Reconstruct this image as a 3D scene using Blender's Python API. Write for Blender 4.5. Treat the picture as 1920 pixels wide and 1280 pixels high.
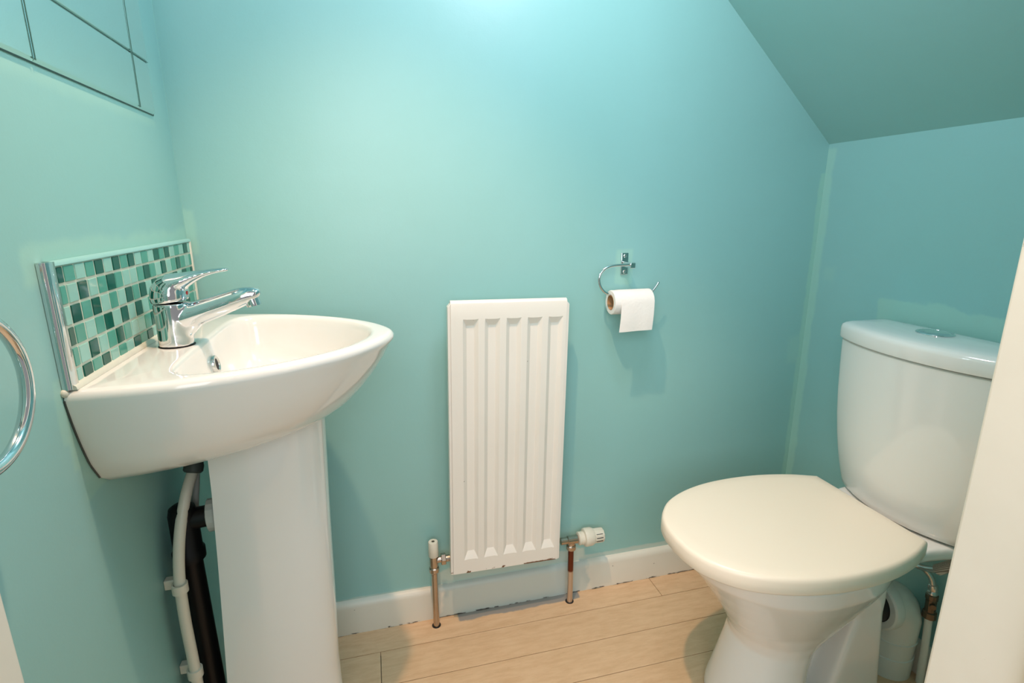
import bpy, bmesh, math, random
from mathutils import Vector, Matrix

for o in list(bpy.data.objects):
    bpy.data.objects.remove(o)
scene = bpy.context.scene
COL = scene.collection
R = math.radians
rnd = random.Random(7)

# ------------------------------------------------------------------ camera
F_PX, PITCH, YAW, ROLL = 1003.88, 0.2434, 0.2554, 0.0022
CAM = Vector((-0.1305, -1.2237, 1.05))
fwd = Vector((math.sin(YAW) * math.cos(PITCH), math.cos(YAW) * math.cos(PITCH), -math.sin(PITCH)))
rgt = Vector((math.cos(YAW), -math.sin(YAW), 0))
dwn = fwd.cross(rgt)
r2 = rgt * math.cos(ROLL) + dwn * math.sin(ROLL)
d2 = -rgt * math.sin(ROLL) + dwn * math.cos(ROLL)
cd = bpy.data.cameras.new('camera')
cam = bpy.data.objects.new('camera', cd)
COL.objects.link(cam)
cd.sensor_width = 36.0
cd.lens = F_PX / 1920 * 36
cd.clip_start = 0.01
M3 = Matrix((r2, -d2, -fwd)).transposed()
cam.matrix_world = Matrix.Translation(CAM) @ M3.to_4x4()
scene.camera = cam

# ------------------------------------------------------------------ world, lights, exposure
scene.view_settings.view_transform = 'Standard'
scene.view_settings.look = 'None'
scene.view_settings.exposure = 0.0
scene.view_settings.gamma = 1.0
scene.view_settings.use_curve_mapping = False
w = bpy.data.worlds.new('hall_daylight')
scene.world = w
w.use_nodes = True
w.node_tree.nodes['Background'].inputs[0].default_value = (1.0, 1.0, 1.0, 1)
w.node_tree.nodes['Background'].inputs[1].default_value = 0.31


def light(name, kind, loc, energy, color, **kw):
    d = bpy.data.lights.new(name, kind)
    d.energy = energy
    d.color = color
    for k_, v_ in kw.items():
        setattr(d, k_, v_)
    o = bpy.data.objects.new(name, d)
    COL.objects.link(o)
    o.location = loc
    return o


def aim(o, target):
    o.rotation_euler = (Vector(target) - o.location).to_track_quat('-Z', 'Y').to_euler()


lamp = light('ceiling_spot_lamp', 'SPOT', (-0.11, -0.60, 2.14), 60.0, (1.0, 0.61, 0.38), shadow_soft_size=0.022, spot_size=R(82), spot_blend=0.55)
cool_fill = light('added_cool_fill', 'POINT', (0.25, -0.50, 1.78), 12.5, (0.88, 0.85, 1.0), shadow_soft_size=0.12)  # added soft cool fill for the upper walls and slope, no actual fixture
hall = light('hall_window_light', 'AREA', (-0.45, -2.10, 1.50), 25.5, (0.90, 0.95, 1.0), shape='RECTANGLE', size=1.4, size_y=1.3)
aim(hall, (0.2, 0.0, 1.15))

# ------------------------------------------------------------------ materials


def srgb(r, g, b):
    f = lambda c: (c / 255 / 12.92) if c / 255 <= 0.04045 else ((c / 255 + 0.055) / 1.055) ** 2.4
    return (f(r), f(g), f(b), 1)


class NT:
    def __init__(self, name):
        self.m = bpy.data.materials.new(name)
        self.m.use_nodes = True
        self.t = self.m.node_tree
        self.b = self.t.nodes['Principled BSDF']
        self._pos = None

    def n(self, kind, **kw):
        nd = self.t.nodes.new(kind)
        for k_, v_ in kw.items():
            setattr(nd, k_, v_)
        return nd

    def l(self, a, b):
        self.t.links.new(a, b)

    def setin(self, sock, v):
        if hasattr(v, 'is_linked'):
            self.l(v, sock)
        else:
            sock.default_value = v

    def math(self, op, a, b=0.0, c=None):
        nd = self.n('ShaderNodeMath', operation=op)
        self.setin(nd.inputs[0], a)
        self.setin(nd.inputs[1], b)
        if c is not None:
            self.setin(nd.inputs[2], c)
        return nd.outputs[0]

    def mix(self, fac, a, b):
        nd = self.n('ShaderNodeMix', data_type='RGBA')
        self.setin(nd.inputs[0], fac)
        self.setin(nd.inputs[6], a)
        self.setin(nd.inputs[7], b)
        return nd.outputs[2]

    def pos(self):
        if self._pos is None:
            tc = self.n('ShaderNodeTexCoord')
            self._pos = tc.outputs['Object']
        return self._pos

    def noise(self, scale, detail=3, vec=None, rough=0.5):
        nd = self.n('ShaderNodeTexNoise')
        nd.inputs['Scale'].default_value = scale
        nd.inputs['Detail'].default_value = detail
        nd.inputs['Roughness'].default_value = rough
        self.l(vec if vec is not None else self.pos(), nd.inputs['Vector'])
        return nd

    def ramp(self, v, lo, hi):
        nd = self.n('ShaderNodeMapRange')
        nd.interpolation_type = 'SMOOTHSTEP'
        self.setin(nd.inputs[0], v)
        nd.inputs[1].default_value = lo
        nd.inputs[2].default_value = hi
        return nd.outputs[0]

    def scaled(self, sx, sy, sz):
        nd = self.n('ShaderNodeMapping')
        nd.inputs['Scale'].default_value = (sx, sy, sz)
        self.l(self.pos(), nd.inputs['Vector'])
        return nd.outputs[0]

    def bump(self, h, strength, dist=0.01):
        nd = self.n('ShaderNodeBump')
        nd.inputs['Strength'].default_value = strength
        nd.inputs['Distance'].default_value = dist
        self.l(h, nd.inputs['Height'])
        self.l(nd.outputs[0], self.b.inputs['Normal'])

    def box(self, axes, lims, soft=0.004, wob=0.012, scale=18):
        """mask of a ragged rectangle on the plane spanned by two axes"""
        if not hasattr(self, '_sep'):
            s = self.n('ShaderNodeSeparateXYZ')
            self.l(self.pos(), s.inputs[0])
            self._sep = s
        nz = self.noise(scale, 3)
        ns = self.n('ShaderNodeSeparateColor')
        self.l(nz.outputs['Color'], ns.inputs[0])
        m = None
        for i, ax in enumerate(axes):
            p = self.math('ADD', self._sep.outputs[ax], self.math('MULTIPLY', self.math('SUBTRACT', ns.outputs[i], 0.5), wob * 2))
            a = self.ramp(p, lims[2 * i] - soft, lims[2 * i] + soft)
            b = self.math('SUBTRACT', 1.0, self.ramp(p, lims[2 * i + 1] - soft, lims[2 * i + 1] + soft))
            ab = self.math('MULTIPLY', a, b)
            m = ab if m is None else self.math('MULTIPLY', m, ab)
        return m

    def done(self, color=None, rough=0.5, metal=0.0, spec=0.5, coat=0.0):
        if color is not None:
            self.setin(self.b.inputs['Base Color'], color)
        self.setin(self.b.inputs['Roughness'], rough)
        self.b.inputs['Metallic'].default_value = metal
        self.b.inputs['Specular IOR Level'].default_value = spec
        self.b.inputs['Coat Weight'].default_value = coat
        self.b.inputs['Coat Roughness'].default_value = 0.05
        return self.m


PAINT = srgb(149, 198, 196)
PAINT_B = srgb(145, 195, 191)
TOUCH = srgb(162, 208, 196)


def wall_paint(name, patches=(), axes=(0, 2), rough=0.37):
    t = NT(name)
    nz = t.noise(1.7, 4)
    c = t.mix(t.ramp(nz.outputs[0], 0.35, 0.65), PAINT, PAINT_B)
    for p in patches:
        lims, col, amt = p[0], p[1], p[2]
        soft = p[3] if len(p) > 3 else 0.006
        wob = p[4] if len(p) > 4 else 0.014
        c = t.mix(t.math('MULTIPLY', t.box(axes, lims, soft, wob), amt), c, col)
    fine = t.noise(260, 2)
    mid = t.noise(26, 2)
    t.bump(t.math('ADD', t.math('MULTIPLY', fine.outputs[0], 0.25), mid.outputs[0]), 0.10, 0.004)
    return t.done(c, t.math('MULTIPLY_ADD', nz.outputs[0], 0.10, rough - 0.05), 0, 0.5)


def plain(name, col, rough, metal=0.0, spec=0.5, coat=0.0, var=0.06, scale=9, bump=0.0, bscale=60):
    t = NT(name)
    nz = t.noise(scale, 3)
    dark = tuple(x * (1 - var) for x in col[:3]) + (1,)
    c = t.mix(nz.outputs[0], col, dark)
    if bump:
        t.bump(t.noise(bscale, 3).outputs[0], bump, 0.003)
    return t.done(c, rough, metal, spec, coat)


XL, XR = -0.486, 1.047
YF = -0.90        # inner face of the doorway wall
CAULK = srgb(166, 212, 198)
GREYP = srgb(196, 210, 200)
M = {}
M['wall_back'] = wall_paint('teal_paint_back', [
    ((XR - 0.014, XR + 0.05, 0.0, 1.14), CAULK, 0.75, 0.004, 0.008),
    ((XR - 0.05, XR + 0.05, 0.62, 0.70), TOUCH, 0.5, 0.012, 0.012),
    ((XL - 0.05, XL + 0.018, 0.96, 1.05), TOUCH, 0.8, 0.006, 0.014),
    ((-0.02, 0.40, 0.06, 0.13), GREYP, 0.75, 0.005, 0.018),
    ((-0.30, -0.04, 0.06, 0.094), GREYP, 0.8, 0.003, 0.006),
    ((0.35, 0.72, 0.06, 0.104), GREYP, 0.8, 0.003, 0.007),
    ((0.455, 0.50, 0.865, 0.952), TOUCH, 0.8, 0.005, 0.006),
    ((0.30, 0.46, 0.16, 0.235), TOUCH, 0.25, 0.012, 0.02)])
M['wall_left'] = wall_paint('teal_paint_left', [
    ((-0.55, -0.005, 0.97, 1.012), TOUCH, 0.85, 0.008, 0.014),
    ((-0.541, -0.48, 0.785, 0.86), TOUCH, 0.7, 0.004, 0.008),
    ((-0.532, -0.44, 0.745, 0.795), TOUCH, 0.7, 0.004, 0.008),
    ((-0.518, -0.42, 0.702, 0.755), TOUCH, 0.7, 0.004, 0.008),
    ((-0.54, -0.08, 1.19, 1.22), TOUCH, 0.45, 0.008, 0.008),
    ((-0.005, 0.05, 0.9, 2.3), CAULK, 0.35, 0.004, 0.004)], axes=(1, 2))
M['wall_right'] = wall_paint('teal_paint_right', [
    ((-0.024, 0.05, 0.0, 1.2), CAULK, 0.75, 0.006, 0.010),
    ((-0.70, -0.215, 0.76, 0.842), TOUCH, 0.9, 0.004, 0.016),
    ((-0.075, -0.04, 0.86, 0.90), TOUCH, 0.35, 0.008, 0.012)], axes=(1, 2))
M['wall_plain'] = wall_paint('teal_paint_plain')
M['ceiling'] = wall_paint('teal_paint_ceiling', rough=0.5)

t = NT('white_gloss_woodwork')
nz = t.noise(14, 4)
c = t.mix(nz.outputs[0], srgb(236, 230, 216), srgb(226, 221, 206))
ch = t.ramp(t.noise(75, 4).outputs[0], 0.735, 0.76)
c = t.mix(t.math('MULTIPLY', ch, 0.4), c, srgb(120, 112, 92))
t.bump(t.noise(30, 3).outputs[0], 0.12, 0.003)
M['wood_white'] = t.done(c, 0.35, 0, 0.5)

t = NT('white_skirting_paint')
nz = t.noise(10, 4)
c = t.mix(nz.outputs[0], srgb(232, 228, 214), srgb(222, 218, 204))
c = t.mix(t.math('MULTIPLY', t.box((0, 2), (-0.01, 0.40, -0.01, 0.2), 0.006, 0.03), 0.85), c, srgb(196, 206, 200))
ch = t.ramp(t.noise(55, 4).outputs[0], 0.73, 0.76)
c = t.mix(t.math('MULTIPLY', ch, 0.6), c, srgb(70, 66, 58))
low = t.box((0, 2), (-2, 2, -0.02, 0.0025), 0.002, 0.004, 60)
c = t.mix(t.math('MULTIPLY', low, t.ramp(t.noise(30, 4).outputs[0], 0.50, 0.56)), c, srgb(60, 54, 48))
t.bump(nz.outputs[0], 0.15, 0.003)
M['skirting'] = t.done(c, 0.4, 0, 0.5)

t = NT('oak_laminate')
gi = t.n('ShaderNodeNewGeometry')
ri = gi.outputs['Random Per Island']
comb = t.n('ShaderNodeCombineXYZ')
t.l(t.math('MULTIPLY', ri, 37.0), comb.inputs[0])
t.l(t.math('MULTIPLY', ri, 11.0), comb.inputs[1])
va = t.n('ShaderNodeVectorMath', operation='ADD')
t.l(t.pos(), va.inputs[0])
t.l(comb.outputs[0], va.inputs[1])
mp = t.n('ShaderNodeMapping')
mp.inputs['Scale'].default_value = (4, 18, 1)
t.l(va.outputs[0], mp.inputs['Vector'])
g1 = t.noise(4.0, 6, mp.outputs[0], 0.6)
mp2 = t.n('ShaderNodeMapping')
mp2.inputs['Scale'].default_value = (14, 90, 1)
t.l(va.outputs[0], mp2.inputs['Vector'])
g2 = t.noise(5.0, 3, mp2.outputs[0])
c = t.mix(t.ramp(g1.outputs[0], 0.25, 0.8), srgb(230, 196, 158), srgb(213, 175, 135))
c = t.mix(t.math('MULTIPLY', t.ramp(g2.outputs[0], 0.55, 0.8), 0.22), c, srgb(160, 126, 92))
c = t.mix(t.math('MULTIPLY', ri, 0.16), c, srgb(178, 146, 110))
fl = t.ramp(t.noise(170, 3).outputs[0], 0.70, 0.74)
c = t.mix(t.math('MULTIPLY', fl, 0.3), c, srgb(230, 205, 172))
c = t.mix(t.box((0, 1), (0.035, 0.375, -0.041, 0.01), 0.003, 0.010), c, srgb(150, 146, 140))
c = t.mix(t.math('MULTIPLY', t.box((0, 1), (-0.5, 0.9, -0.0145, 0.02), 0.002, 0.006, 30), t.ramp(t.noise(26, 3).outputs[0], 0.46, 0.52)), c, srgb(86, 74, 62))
t.bump(g2.outputs[0], 0.06, 0.002)
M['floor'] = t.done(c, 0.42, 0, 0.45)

M['ceramic'] = plain('white_ceramic_glaze', srgb(238, 237, 232), 0.09, 0, 0.55, 0.4, 0.02, 4)
M['lid'] = plain('white_seat_plastic', srgb(248, 234, 214), 0.30, 0, 0.45, 0.0, 0.02, 4)
M['chrome'] = plain('polished_chrome', (0.74, 0.75, 0.76, 1), 0.07, 1.0, 0.5, 0, 0.04, 12)
M['chrome_dull'] = plain('worn_chrome', (0.70, 0.70, 0.68, 1), 0.22, 1.0, 0.5, 0, 0.12, 30)
M['brass'] = plain('tarnished_brass', srgb(128, 112, 95), 0.38, 0.9, 0.5, 0, 0.3, 60)
M['nickel'] = plain('nickel_valve_metal', srgb(196, 182, 168), 0.24, 1.0, 0.5, 0, 0.2, 60)
M['dark_hole'] = plain('dark_recess', srgb(22, 24, 24), 0.6)
M['red'] = plain('red_enamel', srgb(205, 30, 32), 0.3)
M['plastic_white'] = plain('white_pipe_plastic', srgb(226, 222, 206), 0.35, 0, 0.5, 0, 0.05, 14)
M['plastic_cool'] = plain('white_soil_pipe_plastic', srgb(226, 230, 222), 0.30, 0, 0.5, 0, 0.04, 10)
M['plastic_black'] = plain('black_waste_plastic', srgb(16, 16, 17), 0.42, 0, 0.25, 0, 0.2, 20)
M['plastic_grey'] = plain('dark_grey_connector', srgb(74, 82, 78), 0.5, 0, 0.4, 0, 0.15, 40)
M['nut_grey'] = plain('pale_grey_nut', srgb(196, 198, 190), 0.45, 0, 0.4, 0, 0.1, 40)
M['paper'] = plain('white_tissue_paper', srgb(243, 238, 232), 0.95, 0, 0.1, 0, 0.03, 40, 0.25, 160)
M['card'] = plain('brown_cardboard', srgb(186, 148, 108), 0.9, 0, 0.1, 0, 0.15, 40)
M['sealant'] = plain('yellowed_white_sealant', srgb(226, 226, 210), 0.45, 0, 0.4, 0, 0.2, 40)
M['grout'] = plain('cream_grout', srgb(214, 216, 198), 0.8, 0, 0.2, 0, 0.15, 50)
M['tile_pale'] = plain('pale_aqua_glass_tile', srgb(150, 202, 190), 0.12, 0, 0.5, 0.0, 0.10, 45)
M['tile_mid'] = plain('mid_green_glass_tile', srgb(84, 162, 145), 0.12, 0, 0.45, 0.0, 0.12, 45)
M['tile_dark'] = plain('deep_green_glass_tile', srgb(6, 92, 78), 0.12, 0, 0.4, 0.0, 0.25, 45)
M['mirror'] = plain('silvered_mirror', (0.86, 0.92, 0.90, 1), 0.02, 1.0, 0.5, 0, 0.02, 5)
M['engraving'] = plain('engraved_glass', srgb(84, 128, 120), 0.4, 0.2, 0.5, 0, 0.3, 25)
M['mirror_edge'] = plain('dark_mirror_edge', srgb(52, 78, 70), 0.3, 0.3, 0.5, 0, 0.5, 25)

t = NT('white_radiator_enamel')
nz = t.noise(7, 3)
c = t.mix(nz.outputs[0], srgb(240, 236, 228), srgb(233, 229, 219))
rust = t.math('MULTIPLY', t.box((0, 2), (0.045, 0.133, -0.36, -0.3400), 0.0012, 0.0055, 45), 1.0)
chips = t.math('MULTIPLY', t.box((0, 2), (-0.2, 0.2, -0.36, -0.3385), 0.0015, 0.003, 60), t.ramp(t.noise(55, 3).outputs[0], 0.58, 0.63))
c = t.mix(t.math('MAXIMUM', rust, chips), c, srgb(112, 72, 44))
sp = t.ramp(t.noise(48, 2).outputs[0], 0.765, 0.78)
c = t.mix(sp, c, srgb(80, 60, 46))
M['radiator'] = t.done(c, 0.28, 0, 0.5)

t = NT('steel_braid')
wv = t.n('ShaderNodeTexWave')
wv.inputs['Scale'].default_value = 160
wv.bands_direction = 'DIAGONAL'
t.l(t.pos(), wv.inputs['Vector'])
c = t.mix(wv.outputs[0], srgb(232, 230, 222), srgb(140, 134, 124))
t.bump(wv.outputs[0], 0.6, 0.003)
M['braid'] = t.done(c, 0.4, 0.2, 0.5)

t = NT('copper_pipe_with_old_paint')
c = t.mix(t.box((0, 2), (-1, 1, 0.098, 0.2), 0.003, 0.003, 50), srgb(204, 188, 174), srgb(112, 62, 44))
M['copper'] = t.done(c, 0.28, 0.85, 0.5)

# ------------------------------------------------------------------ mesh helpers
ORIG = {}


def new_bm():
    return bmesh.new()


def finish(name, bm, mat, parent=None, smooth=True, angle=38, remesh=None, smooth_it=0, bevel=0, subsurf=0):
    bmesh.ops.recalc_face_normals(bm, faces=bm.faces)
    org = ORIG.get(parent.name, Vector((0, 0, 0))) if parent else Vector((0, 0, 0))
    if org.length:
        bmesh.ops.translate(bm, verts=bm.verts, vec=-org)
    me = bpy.data.meshes.new(name)
    bm.to_mesh(me)
    bm.free()
    o = bpy.data.objects.new(name, me)
    COL.objects.link(o)
    for mm in (mat if isinstance(mat, (list, tuple)) else [mat]):
        me.materials.append(mm)
    if parent:
        o.parent = parent
        ORIG[o.name] = org
    if smooth:
        me.shade_smooth()
        if not remesh:
            me.set_sharp_from_angle(angle=R(angle))
    if remesh:
        m_ = o.modifiers.new('weld', 'REMESH')
        m_.mode = 'VOXEL'
        m_.voxel_size = remesh
        m_.use_smooth_shade = True
    if smooth_it:
        s_ = o.modifiers.new('relax', 'SMOOTH')
        s_.iterations = smooth_it
        s_.factor = 0.5
    if subsurf:
        u_ = o.modifiers.new('refine', 'SUBSURF')
        u_.levels = u_.render_levels = subsurf
    if bevel:
        b_ = o.modifiers.new('edge', 'BEVEL')
        b_.width = bevel
        b_.segments = 3
        b_.limit_method = 'ANGLE'
        b_.angle_limit = R(40)
    return o


def tag(o, label=None, cat=None, group=None, kind=None):
    if label:
        o['label'] = label
    if cat:
        o['category'] = cat
    if group:
        o['group'] = group
    if kind:
        o['kind'] = kind
    return o


def thing(name, loc, label, cat, group=None):
    o = bpy.data.objects.new(name, None)
    o.empty_display_size = 0.05
    COL.objects.link(o)
    o.location = loc
    ORIG[o.name] = Vector(loc)
    return tag(o, label, cat, group)


def struct(name, bm, mat, **kw):
    o = finish(name, bm, mat, None, **kw)
    o['kind'] = 'structure'
    return o


def box(bm, x0, x1, y0, y1, z0, z1, mi=0):
    v = [bm.verts.new(p) for p in ((x0, y0, z0), (x1, y0, z0), (x1, y1, z0), (x0, y1, z0), (x0, y0, z1), (x1, y0, z1), (x1, y1, z1), (x0, y1, z1))]
    for f in ((0, 3, 2, 1), (4, 5, 6, 7), (0, 1, 5, 4), (1, 2, 6, 5), (2, 3, 7, 6), (3, 0, 4, 7)):
        fc = bm.faces.new([v[i] for i in f])
        fc.material_index = mi
    return v


def loft(bm, rings, cap0=True, cap1=True, closed=True):
    vs = [[bm.verts.new(p) for p in r] for r in rings]
    n = len(rings[0])
    for a, b in zip(vs, vs[1:]):
        for i in range(n if closed else n - 1):
            j = (i + 1) % n
            try:
                bm.faces.new((a[i], a[j], b[j], b[i]))
            except ValueError:
                pass
    if cap0:
        bm.faces.new(vs[0][::-1])
    if cap1:
        bm.faces.new(vs[-1])
    return vs


def catmull(pts, k=8):
    pts = [Vector(p) for p in pts]
    P = [pts[0] * 2 - pts[1]] + pts + [pts[-1] * 2 - pts[-2]]
    out = []
    for i in range(1, len(P) - 2):
        for s in range(k):
            u = s / k
            a, b, c_, d = P[i - 1], P[i], P[i + 1], P[i + 2]
            out.append(0.5 * ((2 * b) + (c_ - a) * u + (2 * a - 5 * b + 4 * c_ - d) * u * u + (3 * b - a - 3 * c_ + d) * u ** 3))
    out.append(pts[-1])
    return out


def frames(path):
    path = [Vector(p) for p in path]
    tg = []
    for i in range(len(path)):
        a = path[max(i - 1, 0)]
        b = path[min(i + 1, len(path) - 1)]
        tg.append((b - a).normalized())
    n = tg[0].orthogonal().normalized()
    out = []
    for i, tt in enumerate(tg):
        n = (n - tt * n.dot(tt)).normalized()
        out.append((path[i], tt, n, tt.cross(n)))
    return out


def tube(bm, path, r, n=20, cap=True):
    rs = r if isinstance(r, (list, tuple)) else [r] * len(path)
    rings = []
    for (p, tt, a, b), rr in zip(frames(path), rs):
        rings.append([p + (a * math.cos(2 * math.pi * i / n) + b * math.sin(2 * math.pi * i / n)) * rr for i in range(n)])
    loft(bm, rings, cap, cap)


def lathe(bm, base, axis, prof, n=28, cap=True):
    """prof: list of (distance along axis, radius)"""
    base, axis = Vector(base), Vector(axis).normalized()
    a = axis.orthogonal().normalized()
    b = axis.cross(a)
    rings = []
    for h_, r_ in prof:
        rings.append([base + axis * h_ + (a * math.cos(2 * math.pi * i / n) + b * math.sin(2 * math.pi * i / n)) * max(r_, 1e-5) for i in range(n)])
    loft(bm, rings, cap, cap)


def hexnut(bm, base, axis, h, r):
    lathe(bm, base, axis, [(0, r * 0.92), (h * 0.12, r), (h * 0.88, r), (h, r * 0.92)], n=6)


def fillet(pts, rad, k=6):
    """pts: [(x,y)], rad: radius per point -> closed rounded outline with constant count"""
    out = []
    n = len(pts)
    for i in range(n):
        p = Vector(pts[i])
        r_ = rad[i] if isinstance(rad, (list, tuple)) else rad
        if r_ <= 0:
            out.append(p)
            continue
        a = (Vector(pts[i - 1]) - p)
        b = (Vector(pts[(i + 1) % n]) - p)
        la, lb = a.length, b.length
        a.normalize()
        b.normalize()
        ang = a.angle(b)
        d_ = min(r_ / math.tan(ang / 2), la * 0.49, lb * 0.49)
        A, B = p + a * d_, p + b * d_
        for s in range(k + 1):
            u = s / k
            out.append(A * (1 - u) ** 2 + p * (2 * u * (1 - u)) * 1.0 + B * u * u)
    return out


# ------------------------------------------------------------------ the room
TK = 0.08
ZC = 2.2
SX0, SZ0 = 0.709, 1.518           # a point on the underside of the stair slope
SL = (1.211 - 1.518) / (XR - 0.709)
slope_z = lambda x: SZ0 + SL * (x - SX0)
x_top = SX0 + (ZC - SZ0) / SL

# floor: laminate boards running along the back wall
bm = new_bm()
ROWS = [(0.02, -0.091, [0.597])] + [(-0.091 - 0.1012 * i, -0.091 - 0.1012 * (i + 1), [-0.168 if i == 0 else [1.0, 1.0, -0.43, 0.9, -0.3][i % 5]]) for i in range(14)]
for y1, y0, js in ROWS:
    xs = [XL - 0.2] + js + [XR + 0.1]
    for xa, xb in zip(xs, xs[1:]):
        g = 0.0008
        z1 = 0.0
        v = [bm.verts.new(p) for p in ((xa + g, y0 + g, z1), (xb - g, y0 + g, z1), (xb - g, y1 - g, z1), (xa + g, y1 - g, z1),
                                      (xa + g, y0 + g, -0.012), (xb - g, y0 + g, -0.012), (xb - g, y1 - g, -0.012), (xa + g, y1 - g, -0.012))]
        for f in ((0, 1, 2, 3), (0, 4, 5, 1), (1, 5, 6, 2), (2, 6, 7, 3), (3, 7, 4, 0), (7, 6, 5, 4)):
            bm.faces.new([v[i] for i in f])
struct('floor', bm, M['floor'], smooth=False)
bm = new_bm()
box(bm, XL - 0.2, XR + 0.1, -1.6, 0.02, -0.05, -0.0125)
struct('floor_base', bm, M['dark_hole'], smooth=False)

bm = new_bm()
pts = [(XL - TK, -0.05), (XR + TK, -0.05), (XR + TK, slope_z(XR + TK) + 0.02), (x_top, ZC + 0.02), (XL - TK, ZC + 0.02)]
loft(bm, [[(x, 0, z) for x, z in pts], [(x, TK, z) for x, z in pts]])
struct('wall_back', bm, M['wall_back'], smooth=False)
bm = new_bm()
box(bm, XL - TK, XL, YF - 0.12, 0.0, -0.05, ZC + 0.02)
struct('wall_left', bm, M['wall_left'], smooth=False)
bm = new_bm()
box(bm, XR, XR + TK, YF - 0.12, 0.0, -0.05, slope_z(XR) + 0.0)
struct('wall_right', bm, M['wall_right'], smooth=False)
bm = new_bm()
pts = [(XR + TK, slope_z(XR + TK)), (x_top, ZC), (XL - TK, ZC), (XL - TK, ZC + TK), (x_top + 0.04, ZC + TK), (XR + TK, slope_z(XR + TK) + 0.11)]
loft(bm, [[(x, YF - 0.12, z) for x, z in pts], [(x, 0.0, z) for x, z in pts]])
struct('ceiling', bm, M['ceiling'], smooth=False)

# doorway wall behind the picture edge, with its white lining
DXL, DXR, DZ = -0.346, 0.3895, 1.80
bm = new_bm()
box(bm, XL, DXL - 0.03, YF - 0.115, YF, 0, ZC)
box(bm, DXL - 0.03, x_top, YF - 0.115, YF, DZ + 0.03, ZC)
p2 = [(DXR + 0.03, 0), (XR, 0), (XR, slope_z(XR)), (DXR + 0.03, slope_z(DXR + 0.03))]
loft(bm, [[(x, YF - 0.115, z) for x, z in p2], [(x, YF, z) for x, z in p2]])
p3 = [(x_top, DZ + 0.03), (0.36, DZ + 0.03), (0.36, slope_z(0.36)), (x_top, ZC)]
loft(bm, [[(x, YF - 0.115, z) for x, z in p3], [(x, YF, z) for x, z in p3]])
struct('wall_front', bm, M['wall_plain'], smooth=False)
for nm, s, xa in (('trim_1', 1, DXR), ('trim_2', -1, DXL)):
    bm = new_bm()
    zt = DZ
    x0, x1 = sorted((xa, xa + s * 0.03))
    box(bm, x0, x1, YF - 0.13, YF + 0.004, 0.0, zt)
    x0, x1 = sorted((xa - s * 0.0, xa - s * 0.010))
    box(bm, x0, x1, YF - 0.13, YF - 0.075, 0.0, zt)
    struct(nm, bm, M['wood_white'], bevel=0.003)
bm = new_bm()
box(bm, DXL - 0.03, DXR + 0.0, YF - 0.13, YF + 0.004, DZ, DZ + 0.03)
struct('trim_3', bm, M['wood_white'], bevel=0.003)

# skirting boards
SKH = 0.090
sk = [(0, 0), (-0.015, 0), (-0.015, SKH - 0.016), (-0.013, SKH - 0.008), (-0.007, SKH - 0.001), (0, SKH)]
bm = new_bm()
loft(bm, [[(XL, y, z) for y, z in sk], [(XR, y, z) for y, z in sk]])
struct('baseboard_back', bm, M['skirting'], angle=50)
bm = new_bm()
loft(bm, [[(XR + y, YF, z * 0.88) for y, z in sk], [(XR + y, -0.015, z * 0.88) for y, z in sk]])
struct('baseboard_right', bm, M['wood_white'], angle=50)

# ------------------------------------------------------------------ mirror on the left wall
MY0, MY1, MZ0, MZ1 = -0.522, -0.085, 1.211, 1.75
mir = thing('wall_mirror', (XL, (MY0 + MY1) / 2, MZ0), 'frameless wall mirror with engraved border lines above the tiled splashback', 'mirror')


def groove_breaks(lo, hi, gs, hw=0.0032, sl=0.0013):
    br = [(lo, 0.0), (lo + 0.004, 1.0)]
    for g_ in gs:
        br += [(g_ - hw, 1.0), (g_ - hw + sl, 0.62), (g_ + hw - sl, 0.62), (g_ + hw, 1.0)]
    br += [(hi - 0.004, 1.0), (hi, 0.0)]
    return br


bm = new_bm()
yb = groove_breaks(MY0, MY1, [-0.452, -0.155])
zb = groove_breaks(MZ0, MZ1, [1.295, 1.667])
T_ = 0.005
grid = [[bm.verts.new((XL + 0.0015 + (T_ - 0.0015) * min(hy, hz), y, z)) for z, hz in zb] for y, hy in yb]
for i in range(len(yb) - 1):
    for j in range(len(zb) - 1):
        bm.faces.new((grid[i][j], grid[i + 1][j], grid[i + 1][j + 1], grid[i][j + 1]))
finish('mirror_glass', bm, M['mirror'], mir, smooth=False)
bm = new_bm()
xg = XL + T_ - 0.0006
for y_ in (-0.452, -0.155):
    for e_ in (-0.0030, 0.0030):
        box(bm, xg, xg + 0.0008, y_ + e_ - 0.0007, y_ + e_ + 0.0007, MZ0 + 0.002, MZ1 - 0.002)
for z_ in (1.295, 1.667):
    box(bm, xg, xg + 0.0008, MY0 + 0.002, MY1 - 0.002, z_ - 0.0006, z_ + 0.0006)
o = finish('engraved_lines', bm, M['engraving'], mir, smooth=False)
o['label'] = 'dark lines engraved into the mirror as a border'
bm = new_bm()
box(bm, XL + 0.0003, XL + 0.0016, MY0, MY1, MZ0 - 0.0015, MZ1)
o = finish('mirror_backing', bm, M['mirror_edge'], mir, smooth=False)
o['label'] = 'dark worn edge of the mirror backing'

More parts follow.
